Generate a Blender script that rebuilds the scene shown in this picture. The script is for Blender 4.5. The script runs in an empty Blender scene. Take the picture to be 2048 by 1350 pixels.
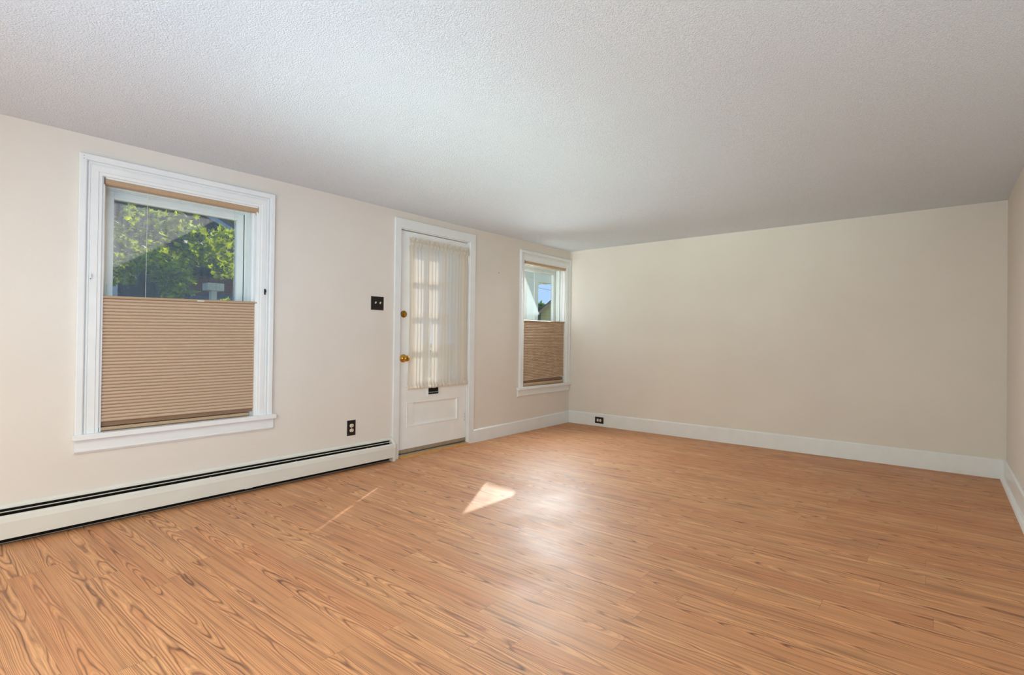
import bpy, bmesh, math, random
from mathutils import Vector, Matrix, Euler
from math import sin, cos, pi, radians, floor
random.seed(7)
S = bpy.context.scene
col = S.collection

# ------------------------------------------------------------------ camera
W, HC = 4.3216, 2.196            # width of the back wall, ceiling height
CX, CY, CZ = 3.8896, -5.3332, 1.0873
YAW, PITCH, ROLL, FPX = -0.6244, 0.0074, 0.0118, 1021.995
cd = bpy.data.cameras.new('camera'); cam = bpy.data.objects.new('camera', cd); col.objects.link(cam)
fw = Vector((sin(YAW)*cos(PITCH), cos(YAW)*cos(PITCH), sin(PITCH)))
rt = Vector((cos(YAW), -sin(YAW), 0)); up = rt.cross(fw)
r2 = cos(ROLL)*rt + sin(ROLL)*up; u2 = -sin(ROLL)*rt + cos(ROLL)*up
cam.matrix_world = Matrix(((r2.x, u2.x, -fw.x, CX), (r2.y, u2.y, -fw.y, CY), (r2.z, u2.z, -fw.z, CZ), (0, 0, 0, 1)))
cd.sensor_width = 36; cd.sensor_fit = 'HORIZONTAL'; cd.lens = FPX/2048*36
cd.shift_x = -120.46/2048; cd.shift_y = -7.25/2048
cd.clip_start = .02; cd.clip_end = 300
S.camera = cam

# ------------------------------------------------------------------ exposure, sky, sun, room light
S.view_settings.view_transform = 'Standard'; S.view_settings.look = 'None'
S.view_settings.gamma = 1.0; S.view_settings.use_curve_mapping = False
S.view_settings.exposure = 0.07
wd = bpy.data.worlds.new('sky'); S.world = wd; wd.use_nodes = True
nt = wd.node_tree; bg = nt.nodes['Background']
tc = nt.nodes.new('ShaderNodeTexCoord'); sx = nt.nodes.new('ShaderNodeSeparateXYZ'); rp = nt.nodes.new('ShaderNodeValToRGB')
nt.links.new(tc.outputs['Generated'], sx.inputs[0]); nt.links.new(sx.outputs['Z'], rp.inputs[0]); nt.links.new(rp.outputs[0], bg.inputs[0])
rp.color_ramp.elements[0].position = 0.0; rp.color_ramp.elements[0].color = (.47, .73, 1.06, 1)
rp.color_ramp.elements[1].position = 0.6; rp.color_ramp.elements[1].color = (.14, .28, .62, 1)
bg.inputs[1].default_value = 1.0

SUN_DIR = Vector((.538, -.810, -.60)).normalized()
sl = bpy.data.lights.new('sun', 'SUN'); sl.energy = 3.8; sl.angle = radians(.55); sl.color = (1, .96, .90)
so = bpy.data.objects.new('sun', sl); col.objects.link(so)
so.rotation_euler = SUN_DIR.to_track_quat('-Z', 'Y').to_euler()

def area(name, loc, direction, sx_, sy_, energy, color=(1, 1, 1), spread=pi):
    l = bpy.data.lights.new(name, 'AREA'); l.shape = 'RECTANGLE'; l.size = sx_; l.size_y = sy_
    l.energy = energy; l.color = color; l.spread = spread
    o = bpy.data.objects.new(name, l); col.objects.link(o); o.location = loc
    o.rotation_euler = Vector(direction).to_track_quat('-Z', 'Y').to_euler()
    return o
# added fill lamps behind the viewpoint, standing in for the unseen rear half
area('rear_fill', (2.9, -8.3, 1.1), (0, 1, .35), 2.6, 1.6, 27, (.98, 1, .72))
area('rear_fill_cool', (3.1, -6.6, .30), (0, .8, .6), 2.2, 1.4, 45, (.47, .77, .95), radians(115))
area('overhead_fill', (2.4, -6.3, 2.12), (0, 0, -1), .6, .6, 44, (.93, 1, .91))
area('rear_fill_up', (2.0, -6.4, .22), (-.08, .88, .42), .8, .5, 7, (.75, 1, .95), radians(45))
area('rear_fill_up_low', (1.0, -7.4, .22), (.1, .9, .38), .8, .5, 2.7, (.40, .68, 1), radians(60))
area('rear_fill_side', (3.9, -5.9, 1.3), (-1, .5, 0), .8, .8, 12, (.36, .64, 1), radians(80))
# daylight entering through the upper pane of the corner window
area('window_daylight', (-.05, -.50, 1.62), (1, -1.15, -.75), .62, .55, 25, (.82, .95, 1), radians(115))

# ------------------------------------------------------------------ materials
def lin(c):
    f = lambda v: v/12.92 if v <= .04045 else ((v+.055)/1.055)**2.4
    return tuple(f(v/255) for v in c)+(1,)
class N:
    """small node helper"""
    def __init__(s, name):
        s.m = bpy.data.materials.new(name); s.m.use_nodes = True; s.t = s.m.node_tree; s.n = s.t.nodes; s.l = s.t.links
        s.b = s.n['Principled BSDF']; s.out = s.n['Material Output']
    def node(s, k, **kw):
        x = s.n.new(k)
        for a, v in kw.items(): setattr(x, a, v)
        return x
    def link(s, a, b): s.l.new(a, b)
    def put(s, sock, v):
        if isinstance(v, bpy.types.NodeSocket): s.link(v, sock)
        else: sock.default_value = v
    def math(s, op, a, b=0.0, c=None, clamp=False):
        x = s.node('ShaderNodeMath', operation=op); x.use_clamp = clamp
        s.put(x.inputs[0], a); s.put(x.inputs[1], b)
        if c is not None: s.put(x.inputs[2], c)
        return x.outputs[0]
    def coord(s, which='Object'): return s.node('ShaderNodeTexCoord').outputs[which]
    def sep(s, v):
        x = s.node('ShaderNodeSeparateXYZ'); s.link(v, x.inputs[0]); return x.outputs
    def comb(s, a, b, c):
        x = s.node('ShaderNodeCombineXYZ')
        for i, v in enumerate((a, b, c)): s.put(x.inputs[i], v)
        return x.outputs[0]
    def noise(s, vec, scale=1., detail=2., rough=.5, dist=0.):
        x = s.node('ShaderNodeTexNoise'); s.link(vec, x.inputs['Vector'])
        x.inputs['Scale'].default_value = scale; x.inputs['Detail'].default_value = detail
        x.inputs['Roughness'].default_value = rough; x.inputs['Distortion'].default_value = dist
        return x.outputs['Fac']
    def white(s, w):
        x = s.node('ShaderNodeTexWhiteNoise', noise_dimensions='1D'); s.link(w, x.inputs['W']); return x.outputs
    def ramp(s, f, stops, interp='LINEAR'):
        x = s.node('ShaderNodeValToRGB'); s.link(f, x.inputs[0]); e = x.color_ramp; e.interpolation = interp
        while len(e.elements) < len(stops): e.elements.new(.5)
        for el, (p, c) in zip(e.elements, stops):
            el.position = p; el.color = c if len(c) == 4 else tuple(c)+(1,)
        return x.outputs[0]
    def mix(s, f, a, b, mode='MIX'):
        x = s.node('ShaderNodeMix', data_type='RGBA', blend_type=mode)
        s.put(x.inputs[0], f); s.put(x.inputs[6], a); s.put(x.inputs[7], b); return x.outputs[2]
    def bump(s, h, strength=.3, dist=.01):
        x = s.node('ShaderNodeBump'); x.inputs['Strength'].default_value = strength; x.inputs['Distance'].default_value = dist
        s.link(h, x.inputs['Height']); s.link(x.outputs[0], s.b.inputs['Normal']); return x.outputs[0]
    def base(s, c, rough=.5, spec=.5, metal=0.):
        s.put(s.b.inputs['Base Color'], c); s.b.inputs['Roughness'].default_value = rough
        s.b.inputs['Specular IOR Level'].default_value = spec; s.b.inputs['Metallic'].default_value = metal
        return s

def plain(name, c, rough=.5, spec=.4, metal=0., nscale=60., amt=.06, bump=0.):
    """painted, moulded or metal surface with a slight mottling"""
    q = N(name); n = q.noise(q.coord(), nscale, 3)
    c = lin(c); lo = tuple(v*(1-amt) for v in c[:3])+(1,); hi = tuple(min(1, v*(1+amt)) for v in c[:3])+(1,)
    q.base(q.ramp(n, [(.3, lo), (.7, hi)]), rough, spec, metal)
    if bump: q.bump(n, bump, .004)
    return q.m

def wall_mat():
    q = N('wall_paint'); v = q.coord()
    n = q.noise(v, 1.3, 3, .6); f = q.noise(v, 160, 3, .6); w = q.noise(v, 7, 4, .65)
    q.base(q.ramp(n, [(.3, lin((233, 221, 208))), (.7, lin((238, 227, 214)))]), .55, .25)
    h = q.math('ADD', q.math('MULTIPLY', f, .25), q.math('MULTIPLY', w, 1.6))
    q.bump(h, .22, .006); return q.m
def ceil_mat():
    q = N('stippled_ceiling'); v = q.coord()
    vo = q.node('ShaderNodeTexVoronoi'); q.link(v, vo.inputs['Vector']); vo.inputs['Scale'].default_value = 150
    n = q.noise(v, 190, 4, .6); n2 = q.noise(v, 1.1, 3)
    q.base(q.ramp(n2, [(.3, lin((236, 240, 245))), (.7, lin((241, 244, 248)))]), .8, .2)
    cr = q.ramp(n2, [(.3, lin((236, 240, 245))), (.7, lin((241, 244, 248)))])
    q.link(q.mix(q.ramp(n, [(.36, (1, 1, 1)), (.60, (0, 0, 0))]), cr, lin((222, 226, 231))), q.b.inputs['Base Color'])
    q.bump(q.math('SUBTRACT', q.math('MULTIPLY', n, 1.4), q.math('MULTIPLY', vo.outputs['Distance'], .8)), .55, .008)
    return q.m
def floor_mat():
    q = N('wood_laminate'); X, Y, Z = q.sep(q.coord())
    PW, PL = .105, 1.21
    yr = q.math('DIVIDE', q.math('ADD', Y, 4.32), PW); r = q.math('FLOOR', yr); ly = q.math('SUBTRACT', yr, r)
    off = q.math('MULTIPLY', q.white(r)['Value'], PL)
    xc = q.math('DIVIDE', q.math('ADD', X, off), PL); c = q.math('FLOOR', xc); lx = q.math('SUBTRACT', xc, c)
    pid = q.math('ADD', q.math('MULTIPLY', r, 17.31), q.math('MULTIPLY', c, 5.77))
    cr = q.sep(q.white(pid)['Color']); a, b, d = cr[0], cr[1], cr[2]
    # long figure: parabolic growth rings cut by the plank face, bent by stretched noise
    e = q.white(q.math('ADD', pid, 91.7))['Value']
    v1 = q.comb(q.math('ADD', q.math('MULTIPLY', X, 1.5), q.math('MULTIPLY', a, 61)),
                q.math('ADD', q.math('MULTIPLY', ly, .9), q.math('MULTIPLY', b, 47)), q.math('MULTIPLY', d, 19))
    h = q.noise(v1, 1.0, 3., .45)
    cc = q.math('ADD', .12, q.math('MULTIPLY', e, .76)); dy = q.math('SUBTRACT', ly, cc)
    sgn = q.math('SUBTRACT', q.math('MULTIPLY', q.math('GREATER_THAN', a, .5), 2.), 1.)
    slope = q.math('MULTIPLY', sgn, q.math('ADD', 1.2, q.math('MULTIPLY', d, 4.8)))
    para = q.math('MULTIPLY', q.math('MULTIPLY', dy, dy), q.math('ADD', 16., q.math('MULTIPLY', b, 20.)))
    h2 = q.math('ADD', q.math('ADD', para, q.math('MULTIPLY', X, slope)), q.math('MULTIPLY', h, 7.5))
    t = q.math('FRACT', h2)
    fine = q.noise(q.comb(q.math('MULTIPLY', X, 5.), q.math('MULTIPLY', Y, 240.), a), 1., 3, .6)
    mid = q.noise(q.comb(q.math('ADD', q.math('MULTIPLY', X, 1.6), q.math('MULTIPLY', d, 23)), q.math('MULTIPLY', Y, 95.), b), 1., 2, .5)
    t2 = q.math('FRACT', q.math('ADD', q.math('MULTIPLY', h2, 3.), q.math('MULTIPLY', fine, .6)))
    patch = q.noise(q.comb(q.math('ADD', q.math('MULTIPLY', X, 2.2), q.math('MULTIPLY', b, 31)), q.math('MULTIPLY', Y, 26.), d), 1., 2, .5)
    tone = q.ramp(t, [(0, lin((222, 155, 105))), (.45, lin((242, 177, 124))), (.8, lin((220, 152, 102))), (1, lin((192, 126, 84)))])
    red = q.mix(q.math('MULTIPLY', b, .5), tone, lin((212, 132, 86)))
    red = q.mix(q.math('MULTIPLY', a, .35), red, lin((238, 182, 126)))
    lines = q.ramp(t, [(0, (1, 1, 1)), (.07, (.7, .7, .7)), (.19, (0, 0, 0)), (.86, (0, 0, 0)), (.97, (.8, .8, .8)), (1, (1, 1, 1))])
    pm = q.ramp(patch, [(.33, (.30, .30, .30)), (.66, (1, 1, 1))])
    dk = q.math('MULTIPLY', q.math('MULTIPLY', lines, pm), .86)
    c1 = q.mix(dk, red, lin((74, 44, 34)))
    l2 = q.ramp(t2, [(0, (1, 1, 1)), (.25, (0, 0, 0)), (.8, (0, 0, 0)), (1, (1, 1, 1))])
    c2 = q.mix(q.math('MULTIPLY', l2, .20), c1, lin((124, 74, 50)))
    c3 = q.mix(q.math('MULTIPLY', q.ramp(fine, [(.35, (1, 1, 1)), (.6, (0, 0, 0))]), .22), c2, lin((128, 82, 60)))
    c3 = q.mix(q.math('MULTIPLY', q.ramp(mid, [(.34, (1, 1, 1)), (.50, (0, 0, 0))]), .42), c3, lin((118, 74, 54)))
    dark = q.ramp(patch, [(.60, (0, 0, 0)), (.78, (1, 1, 1))])
    c3 = q.mix(q.math('MULTIPLY', dark, .34), c3, lin((92, 62, 52)))
    # joints between planks
    ey = q.math('MULTIPLY', q.math('MINIMUM', ly, q.math('SUBTRACT', 1., ly)), PW)
    ex = q.math('MULTIPLY', q.math('MINIMUM', lx, q.math('SUBTRACT', 1., lx)), PL)
    sy = q.math('LESS_THAN', ey, .0007); sxx = q.math('LESS_THAN', ex, .0009)
    c4 = q.mix(q.math('MULTIPLY', q.math('MAXIMUM', sy, sxx), .45), c3, lin((88, 56, 42)))
    q.base(c4, .40, .5)
    rr = q.ramp(q.noise(q.coord(), 2.5, 3), [(.3, (.45, .45, .45)), (.7, (.58, .58, .58))])
    q.link(rr, q.b.inputs['Roughness'])
    q.bump(q.math('SUBTRACT', q.math('MULTIPLY', fine, .35), q.math('MULTIPLY', dk, .3)), .10, .002)
    return q.m
def glass_mat(name, dust=.08, tint=(1, 1, 1, 1), drops=True):
    q = N(name); v = q.coord()
    tr = q.node('ShaderNodeBsdfTransparent'); tr.inputs[0].default_value = tint
    gl = q.node('ShaderNodeBsdfGlossy'); gl.inputs['Roughness'].default_value = .02
    df = q.node('ShaderNodeBsdfDiffuse'); df.inputs[0].default_value = (.85, .85, .82, 1)
    tl = q.node('ShaderNodeBsdfTranslucent'); tl.inputs[0].default_value = (.85, .85, .82, 1)
    ds = q.node('ShaderNodeMixShader'); ds.inputs[0].default_value = .97; q.link(df.outputs[0], ds.inputs[1]); q.link(tl.outputs[0], ds.inputs[2])
    lw = q.node('ShaderNodeLayerWeight'); lw.inputs[0].default_value = .5
    frv = q.math('ADD', q.math('MULTIPLY', q.math('POWER', lw.outputs['Facing'], 4.), .7), .025)
    m1 = q.node('ShaderNodeMixShader'); q.link(frv, m1.inputs[0]); q.link(tr.outputs[0], m1.inputs[1]); q.link(gl.outputs[0], m1.inputs[2])
    X, Y, Z = q.sep(v)
    st = q.noise(q.comb(q.math('MULTIPLY', X, 1.), q.math('MULTIPLY', Y, 60.), q.math('MULTIPLY', Z, 6.)), 1., 4, .6)
    sp = q.noise(v, 90, 2)
    f = q.math('ADD', q.math('MULTIPLY', q.ramp(st, [(.3, (.5, .5, .5)), (.75, (1, 1, 1))]), dust), q.math('MULTIPLY', q.ramp(sp, [(.66, (0, 0, 0)), (.74, (1, 1, 1))]), dust*.8))
    m2 = q.node('ShaderNodeMixShader'); q.link(f, m2.inputs[0]); q.link(m1.outputs[0], m2.inputs[1]); q.link(ds.outputs[0], m2.inputs[2])
    q.link(m2.outputs[0], q.out.inputs[0]); return q.m
def cloth_mat(name, c, see=.2, trans=.45):
    q = N(name); v = q.coord()
    n = q.noise(v, 700, 2)
    cc = lin(c); cr = q.ramp(n, [(.3, tuple(x*.9 for x in cc[:3])), (.7, cc[:3])])
    df = q.node('ShaderNodeBsdfDiffuse'); q.link(cr, df.inputs[0]); tl = q.node('ShaderNodeBsdfTranslucent'); q.link(cr, tl.inputs[0])
    tp = q.node('ShaderNodeBsdfTransparent')
    m1 = q.node('ShaderNodeMixShader'); m1.inputs[0].default_value = trans; q.link(df.outputs[0], m1.inputs[1]); q.link(tl.outputs[0], m1.inputs[2])
    m2 = q.node('ShaderNodeMixShader'); m2.inputs[0].default_value = see; q.link(m1.outputs[0], m2.inputs[1]); q.link(tp.outputs[0], m2.inputs[2])
    q.link(m2.outputs[0], q.out.inputs[0]); return q.m
def leaf_mat(name, c):
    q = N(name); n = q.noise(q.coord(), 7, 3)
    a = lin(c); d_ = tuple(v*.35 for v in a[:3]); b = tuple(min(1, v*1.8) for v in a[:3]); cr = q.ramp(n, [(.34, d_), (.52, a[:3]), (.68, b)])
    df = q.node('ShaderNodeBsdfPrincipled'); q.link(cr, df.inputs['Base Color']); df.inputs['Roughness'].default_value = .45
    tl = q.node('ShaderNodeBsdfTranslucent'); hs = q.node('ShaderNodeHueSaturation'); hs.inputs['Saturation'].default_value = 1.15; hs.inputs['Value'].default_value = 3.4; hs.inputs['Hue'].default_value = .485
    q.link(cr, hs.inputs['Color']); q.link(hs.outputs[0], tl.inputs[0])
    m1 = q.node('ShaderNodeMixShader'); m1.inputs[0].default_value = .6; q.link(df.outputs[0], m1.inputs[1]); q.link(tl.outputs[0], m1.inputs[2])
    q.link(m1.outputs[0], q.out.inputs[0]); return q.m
def stripes_mat(name, c, line, pitch, rough=.7, axis=2, amt=.12):
    q = N(name); s = q.sep(q.coord())[axis]
    t = q.math('FRACT', q.math('DIVIDE', s, pitch))
    q.base(q.ramp(t, [(0, lin(line)), (amt, lin(c)), (1, lin(c))]), rough, .3); return q.m
def brick_mat():
    q = N('red_brick'); X, Y, Z = q.sep(q.coord())
    bt = q.node('ShaderNodeTexBrick'); q.link(q.comb(Y, Z, 0.), bt.inputs['Vector']); bt.inputs['Scale'].default_value = 4.5
    bt.inputs['Color1'].default_value = lin((150, 74, 56)); bt.inputs['Color2'].default_value = lin((120, 56, 44)); bt.inputs['Mortar'].default_value = lin((150, 120, 105))
    bt.inputs['Mortar Size'].default_value = .012
    q.base(bt.outputs[0], .85, .2); return q.m
def grass_mat():
    q = N('lawn'); n = q.noise(q.coord(), 4, 5)
    q.base(q.ramp(n, [(.3, lin((70, 90, 45))), (.7, lin((110, 125, 70)))]), .9, .1); return q.m

M = dict(
    wall=wall_mat(), ceil=ceil_mat(), floor=floor_mat(),
    trim=plain('white_gloss_paint', (243, 241, 237), .32, .45, 0, 9, .02, .05),
    vinyl=plain('white_vinyl', (232, 236, 230), .35, .4, 0, 14, .02),
    door=plain('door_paint', (250, 246, 239), .38, .4, 0, 7, .025, .06),
    heater=plain('cream_enamel', (231, 225, 212), .4, .4, 0, 5, .03),
    black=plain('black_recess', (24, 20, 16), .7, .2, 0, 30, .2),
    fin=plain('dusty_fins_gap_shade', (52, 44, 36), .6, .4, .3, 60, .25),
    blind=plain('tan_pleated_fabric', (206, 177, 150), .85, .1, 0, 250, .03),
    rail=plain('tan_aluminium', (192, 160, 128), .45, .4, 0, 90, .05),
    bunch=plain('folded_fabric', (172, 138, 110), .9, .1, 0, 300, .1),
    cord=plain('white_cord', (214, 210, 200), .8, .2),
    bronze=plain('dark_bronze_plate', (34, 28, 26), .3, .5, .2, 40, .15),
    copper=plain('worn_bronze_edge', (112, 84, 72), .35, .5, .4, 60, .2),
    ivory=plain('ivory_plastic', (234, 214, 186), .35, .5, 0, 20, .03),
    ivory2=plain('pale_plastic', (236, 228, 214), .35, .5, 0, 20, .03),
    brass=plain('polished_brass', (206, 160, 70), .22, .5, 1., 30, .06),
    dirty=plain('dull_brass', (150, 112, 52), .32, .5, 1., 60, .15),
    alu=plain('grey_aluminium', (152, 148, 138), .4, .5, .6, 50, .12),
    sweep=plain('brown_door_sweep', (170, 152, 128), .5, .4, .2, 40, .1),
    oak=plain('orange_oak', (206, 146, 84), .4, .4, 0, 25, .12),
    steel=plain('screw_metal', (110, 108, 104), .35, .5, .8),
    glass=glass_mat('dusty_glass', .23), glass2=glass_mat('clear_glass', .03), dglass=glass_mat('door_glass', .18),
    curtain=cloth_mat('ivory_sheer', (250, 240, 225), .08, .50),
    white=plain('exterior_white_paint', (240, 236, 224), .6, .3, 0, 6, .05),
    cream=plain('exterior_cream_paint', (252, 238, 196), .6, .3, 0, 6, .05),
    slate=stripes_mat('slate_siding', (58, 58, 62), (32, 32, 35), .13),
    darkside=stripes_mat('charcoal_siding', (40, 40, 43), (22, 22, 25), .13),
    yellow=stripes_mat('yellow_siding', (255, 226, 140), (212, 180, 104), .14),
    shingle=plain('roof_shingle', (96, 90, 92), .9, .2, 0, 12, .25),
    bluetrim=plain('pale_fascia', (170, 180, 196), .6, .3), tantrim=plain('tan_fascia', (196, 158, 118), .6, .3),
    brick=brick_mat(), leaf=leaf_mat('maple_leaf_green', (112, 124, 32)), leafd=leaf_mat('dark_leaf_green', (64, 96, 46)),
    bark=plain('bark', (92, 76, 60), .9, .2, 0, 20, .3, .5), lawn=grass_mat(),
    carpaint=plain('navy_car_paint', (40, 52, 82), .25, .6), carglass=plain('car_window', (150, 170, 196), .08, .8, 0, 4, .1),
    tyre=plain('tyre_rubber', (28, 28, 28), .8, .2), pane=plain('dark_house_pane', (60, 66, 74), .08, .8),
    cable=plain('black_cable', (60, 60, 66), .6, .3), stone=plain('pale_paving', (170, 165, 156), .85, .2, 0, 8, .12),
)

# ------------------------------------------------------------------ mesh helpers
def tag(o, label=None, cat=None, group=None, kind=None):
    for k, v in (('label', label), ('category', cat), ('group', group), ('kind', kind)):
        if v: o[k] = v
    return o
def empty(name, loc, label, cat, group=None, kind=None):
    o = bpy.data.objects.new(name, None); col.objects.link(o); o.location = loc; o.empty_display_size = .05
    return tag(o, label, cat, group, kind)
def root_loc(o):
    while o.parent: o = o.parent
    return o.location.copy()
class MB:
    """collects shapes in world metres and links them as one mesh object"""
    def __init__(s): s.v = []; s.f = []
    def add(s, vs, fs):
        k = len(s.v); s.v += [tuple(v) for v in vs]; s.f += [tuple(i+k for i in f) for f in fs]; return s
    def box(s, x0, x1, y0, y1, z0, z1, bev=0.):
        if x0 > x1: x0, x1 = x1, x0
        if y0 > y1: y0, y1 = y1, y0
        if z0 > z1: z0, z1 = z1, z0
        if bev <= 0:
            return s.add([(x, y, z) for x in (x0, x1) for y in (y0, y1) for z in (z0, z1)],
                         [(0, 1, 3, 2), (4, 6, 7, 5), (0, 4, 5, 1), (2, 3, 7, 6), (0, 2, 6, 4), (1, 5, 7, 3)])
        bm = bmesh.new(); bmesh.ops.create_cube(bm, size=1)
        for v in bm.verts: v.co = Vector(((x0+x1)/2+v.co.x*(x1-x0), (y0+y1)/2+v.co.y*(y1-y0), (z0+z1)/2+v.co.z*(z1-z0)))
        bmesh.ops.bevel(bm, geom=list(bm.edges), offset=bev, segments=2, profile=.6, affect='EDGES')
        return s.frombm(bm)
    def frombm(s, bm):
        bm.verts.index_update(); s.add([v.co.copy() for v in bm.verts], [tuple(v.index for v in f.verts) for f in bm.faces]); bm.free(); return s
    def prism(s, pts, axis, a, b):
        """2-D outline swept along an axis: for 'y' pts are (x,z), for 'x' (y,z), for 'z' (x,y)"""
        mk = {'y': lambda p, t: (p[0], t, p[1]), 'x': lambda p, t: (t, p[0], p[1]), 'z': lambda p, t: (p[0], p[1], t)}[axis]
        n = len(pts); vs = [mk(p, a) for p in pts]+[mk(p, b) for p in pts]
        fs = [(i, (i+1) % n, n+(i+1) % n, n+i) for i in range(n)]+[tuple(range(n))[::-1], tuple(range(n, 2*n))]
        return s.add(vs, fs)
    def tube(s, pts, r, n=8, r1=None):
        pts = [Vector(p) for p in pts]; m = len(pts); rings = []
        for i, p in enumerate(pts):
            d = (pts[min(i+1, m-1)]-pts[max(i-1, 0)]).normalized()
            a = d.orthogonal().normalized() if abs(d.z) > .95 else d.cross(Vector((0, 0, 1))).normalized()
            b = d.cross(a); rr = r if r1 is None else r+(r1-r)*i/(m-1)
            rings.append([p+(a*cos(2*pi*k/n)+b*sin(2*pi*k/n))*rr for k in range(n)])
        fs = [(i*n+k, i*n+(k+1) % n, (i+1)*n+(k+1) % n, (i+1)*n+k) for i in range(m-1) for k in range(n)]
        fs += [tuple(range(n))[::-1], tuple((m-1)*n+k for k in range(n))]
        return s.add([v for r_ in rings for v in r_], fs)
    def lathe(s, prof, o, d, n=24):
        """prof = (distance along d, radius) pairs"""
        o = Vector(o); d = Vector(d).normalized(); a = d.orthogonal().normalized(); b = d.cross(a); m = len(prof)
        vs = [o+d*t+(a*cos(2*pi*k/n)+b*sin(2*pi*k/n))*max(r, 1e-4) for t, r in prof for k in range(n)]
        fs = [(i*n+k, i*n+(k+1) % n, (i+1)*n+(k+1) % n, (i+1)*n+k) for i in range(m-1) for k in range(n)]
        fs += [tuple(range(n))[::-1], tuple((m-1)*n+k for k in range(n))]
        return s.add(vs, fs)
    def build(s, name, mat, parent=None, origin=None, smooth=False, bev=0.):
        me = bpy.data.meshes.new(name); o = bpy.data.objects.new(name, me); col.objects.link(o)
        if parent is not None: off = root_loc(parent); o.parent = parent
        else: off = Vector(origin) if origin is not None else Vector((0, 0, 0)); o.location = off
        me.from_pydata([Vector(v)-off for v in s.v], [], s.f); me.validate(); me.materials.append(mat)
        bm = bmesh.new(); bm.from_mesh(me); bmesh.ops.recalc_face_normals(bm, faces=bm.faces)
        if bev: bmesh.ops.bevel(bm, geom=[e for e in bm.edges if len(e.link_faces) == 2 and e.calc_face_angle(0) > .6], offset=bev, segments=2, profile=.6, affect='EDGES', clamp_overlap=True)
        bm.to_mesh(me); bm.free()
        if smooth:
            for p in me.polygons: p.use_smooth = True
        return o
def structure(name, mb, mat, label, cat, **kw): return tag(mb.build(name, mat, **kw), label, cat, None, 'structure')

# ------------------------------------------------------------------ room shell
YR = -8.6                       # rear end of the room, behind the camera
TH = .22
W1 = (-4.545, -3.720, .517, 1.978)     # openings in the left wall: y0, y1, z0, z1
W2 = (-.900, -.095, .515, 1.978)
DO = (-2.556, -1.738, 0., 2.044)
structure('floor', MB().box(-.02, W, YR, 0, -.06, 0), M['floor'], 'brown wood laminate plank floor with dark grain', 'floor')
cm = MB(); nx, ny = 24, 48
zc = lambda x, y: HC+.0074*x-.004*math.exp(-((x)/.25)**2)*(1+sin(y*2.3))*.5
cv = [(x, y, zc(x, y)) for i in range(nx+1) for j in range(ny+1) for x, y in [(W*i/nx, YR+(-YR)*j/ny)]]
cf = [(i*(ny+1)+j, i*(ny+1)+j+1, (i+1)*(ny+1)+j+1, (i+1)*(ny+1)+j) for i in range(nx) for j in range(ny)]
k = len(cv); cm.add(cv, cf); cm.box(-.1, W+.1, YR-.1, .1, HC+.06, HC+.16)
structure('ceiling', cm, M['ceil'], 'white stippled plaster ceiling', 'ceiling', smooth=True)
wl = MB(); ZT = HC+.06
ys = [YR, W1[0], W1[1], DO[0], DO[1], W2[0], W2[1], TH]
for a, b in ((0, 1), (2, 3), (4, 5), (6, 7)): wl.box(-TH, 0, ys[a], ys[b], -.06, ZT)
for o in (W1, W2): wl.box(-TH, 0, o[0], o[1], -.06, o[2]-.02); wl.box(-TH, 0, o[0], o[1], o[3], ZT)
wl.box(-TH, 0, DO[0], DO[1], DO[3], ZT); wl.box(-TH, -.02, DO[0], DO[1], -.06, 0)
structure('wall_left', wl, M['wall'], 'off-white left wall holding the two windows and the door', 'wall')
structure('wall_back', MB().box(0, W+TH, 0, TH, -.06, ZT), M['wall'], 'bare off-white wall at the far end of the room', 'wall')
structure('wall_right', MB().box(W, W+TH, YR, 0, -.06, ZT), M['wall'], 'off-white wall at the right edge of the photo', 'wall')
structure('wall_rear', MB().box(-TH, W+TH, YR-TH, YR, -.06, ZT), M['wall'], 'off-white wall behind the viewpoint', 'wall')

def base_profile(h, t): return [(0, 0), (t, 0), (t, h-.012), (t-.004, h-.004), (t-.009, h), (0, h)]
bl = MB(); h0, h1 = .130, .150
pa, pb = base_profile(h0, .018), base_profile(h1, .018); n = len(pa)
y0b, y1b = -1.6655, -.0005
bl.add([(x+.0005, y0b, z) for x, z in pa]+[(x+.0005, y1b, z) for x, z in pb], [(i, (i+1) % n, n+(i+1) % n, n+i) for i in range(n)]+[tuple(range(n))[::-1], tuple(range(n, 2*n))])
structure('baseboard_left', bl, M['trim'], 'white baseboard between the door and the far corner', 'baseboard')
structure('baseboard_back', MB().prism([(-y-.0005, z) for y, z in base_profile(.155, .018)], 'x', .0185, W-.0005), M['trim'], 'white baseboard along the far wall', 'baseboard')
br = MB().prism([(W-.0005-x, z) for x, z in base_profile(.165, .018)], 'y', YR, -.0185)
br.prism([(W-.0185, 0), (W-.0185, .032)]+[(W-.0185-.024*sin(a), .032*cos(a)) for a in (.4, .8, 1.2, pi/2)], 'y', YR, -.0185)
structure('baseboard_right', br, M['trim'], 'white baseboard with quarter-round shoe along the right wall', 'baseboard')

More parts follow.
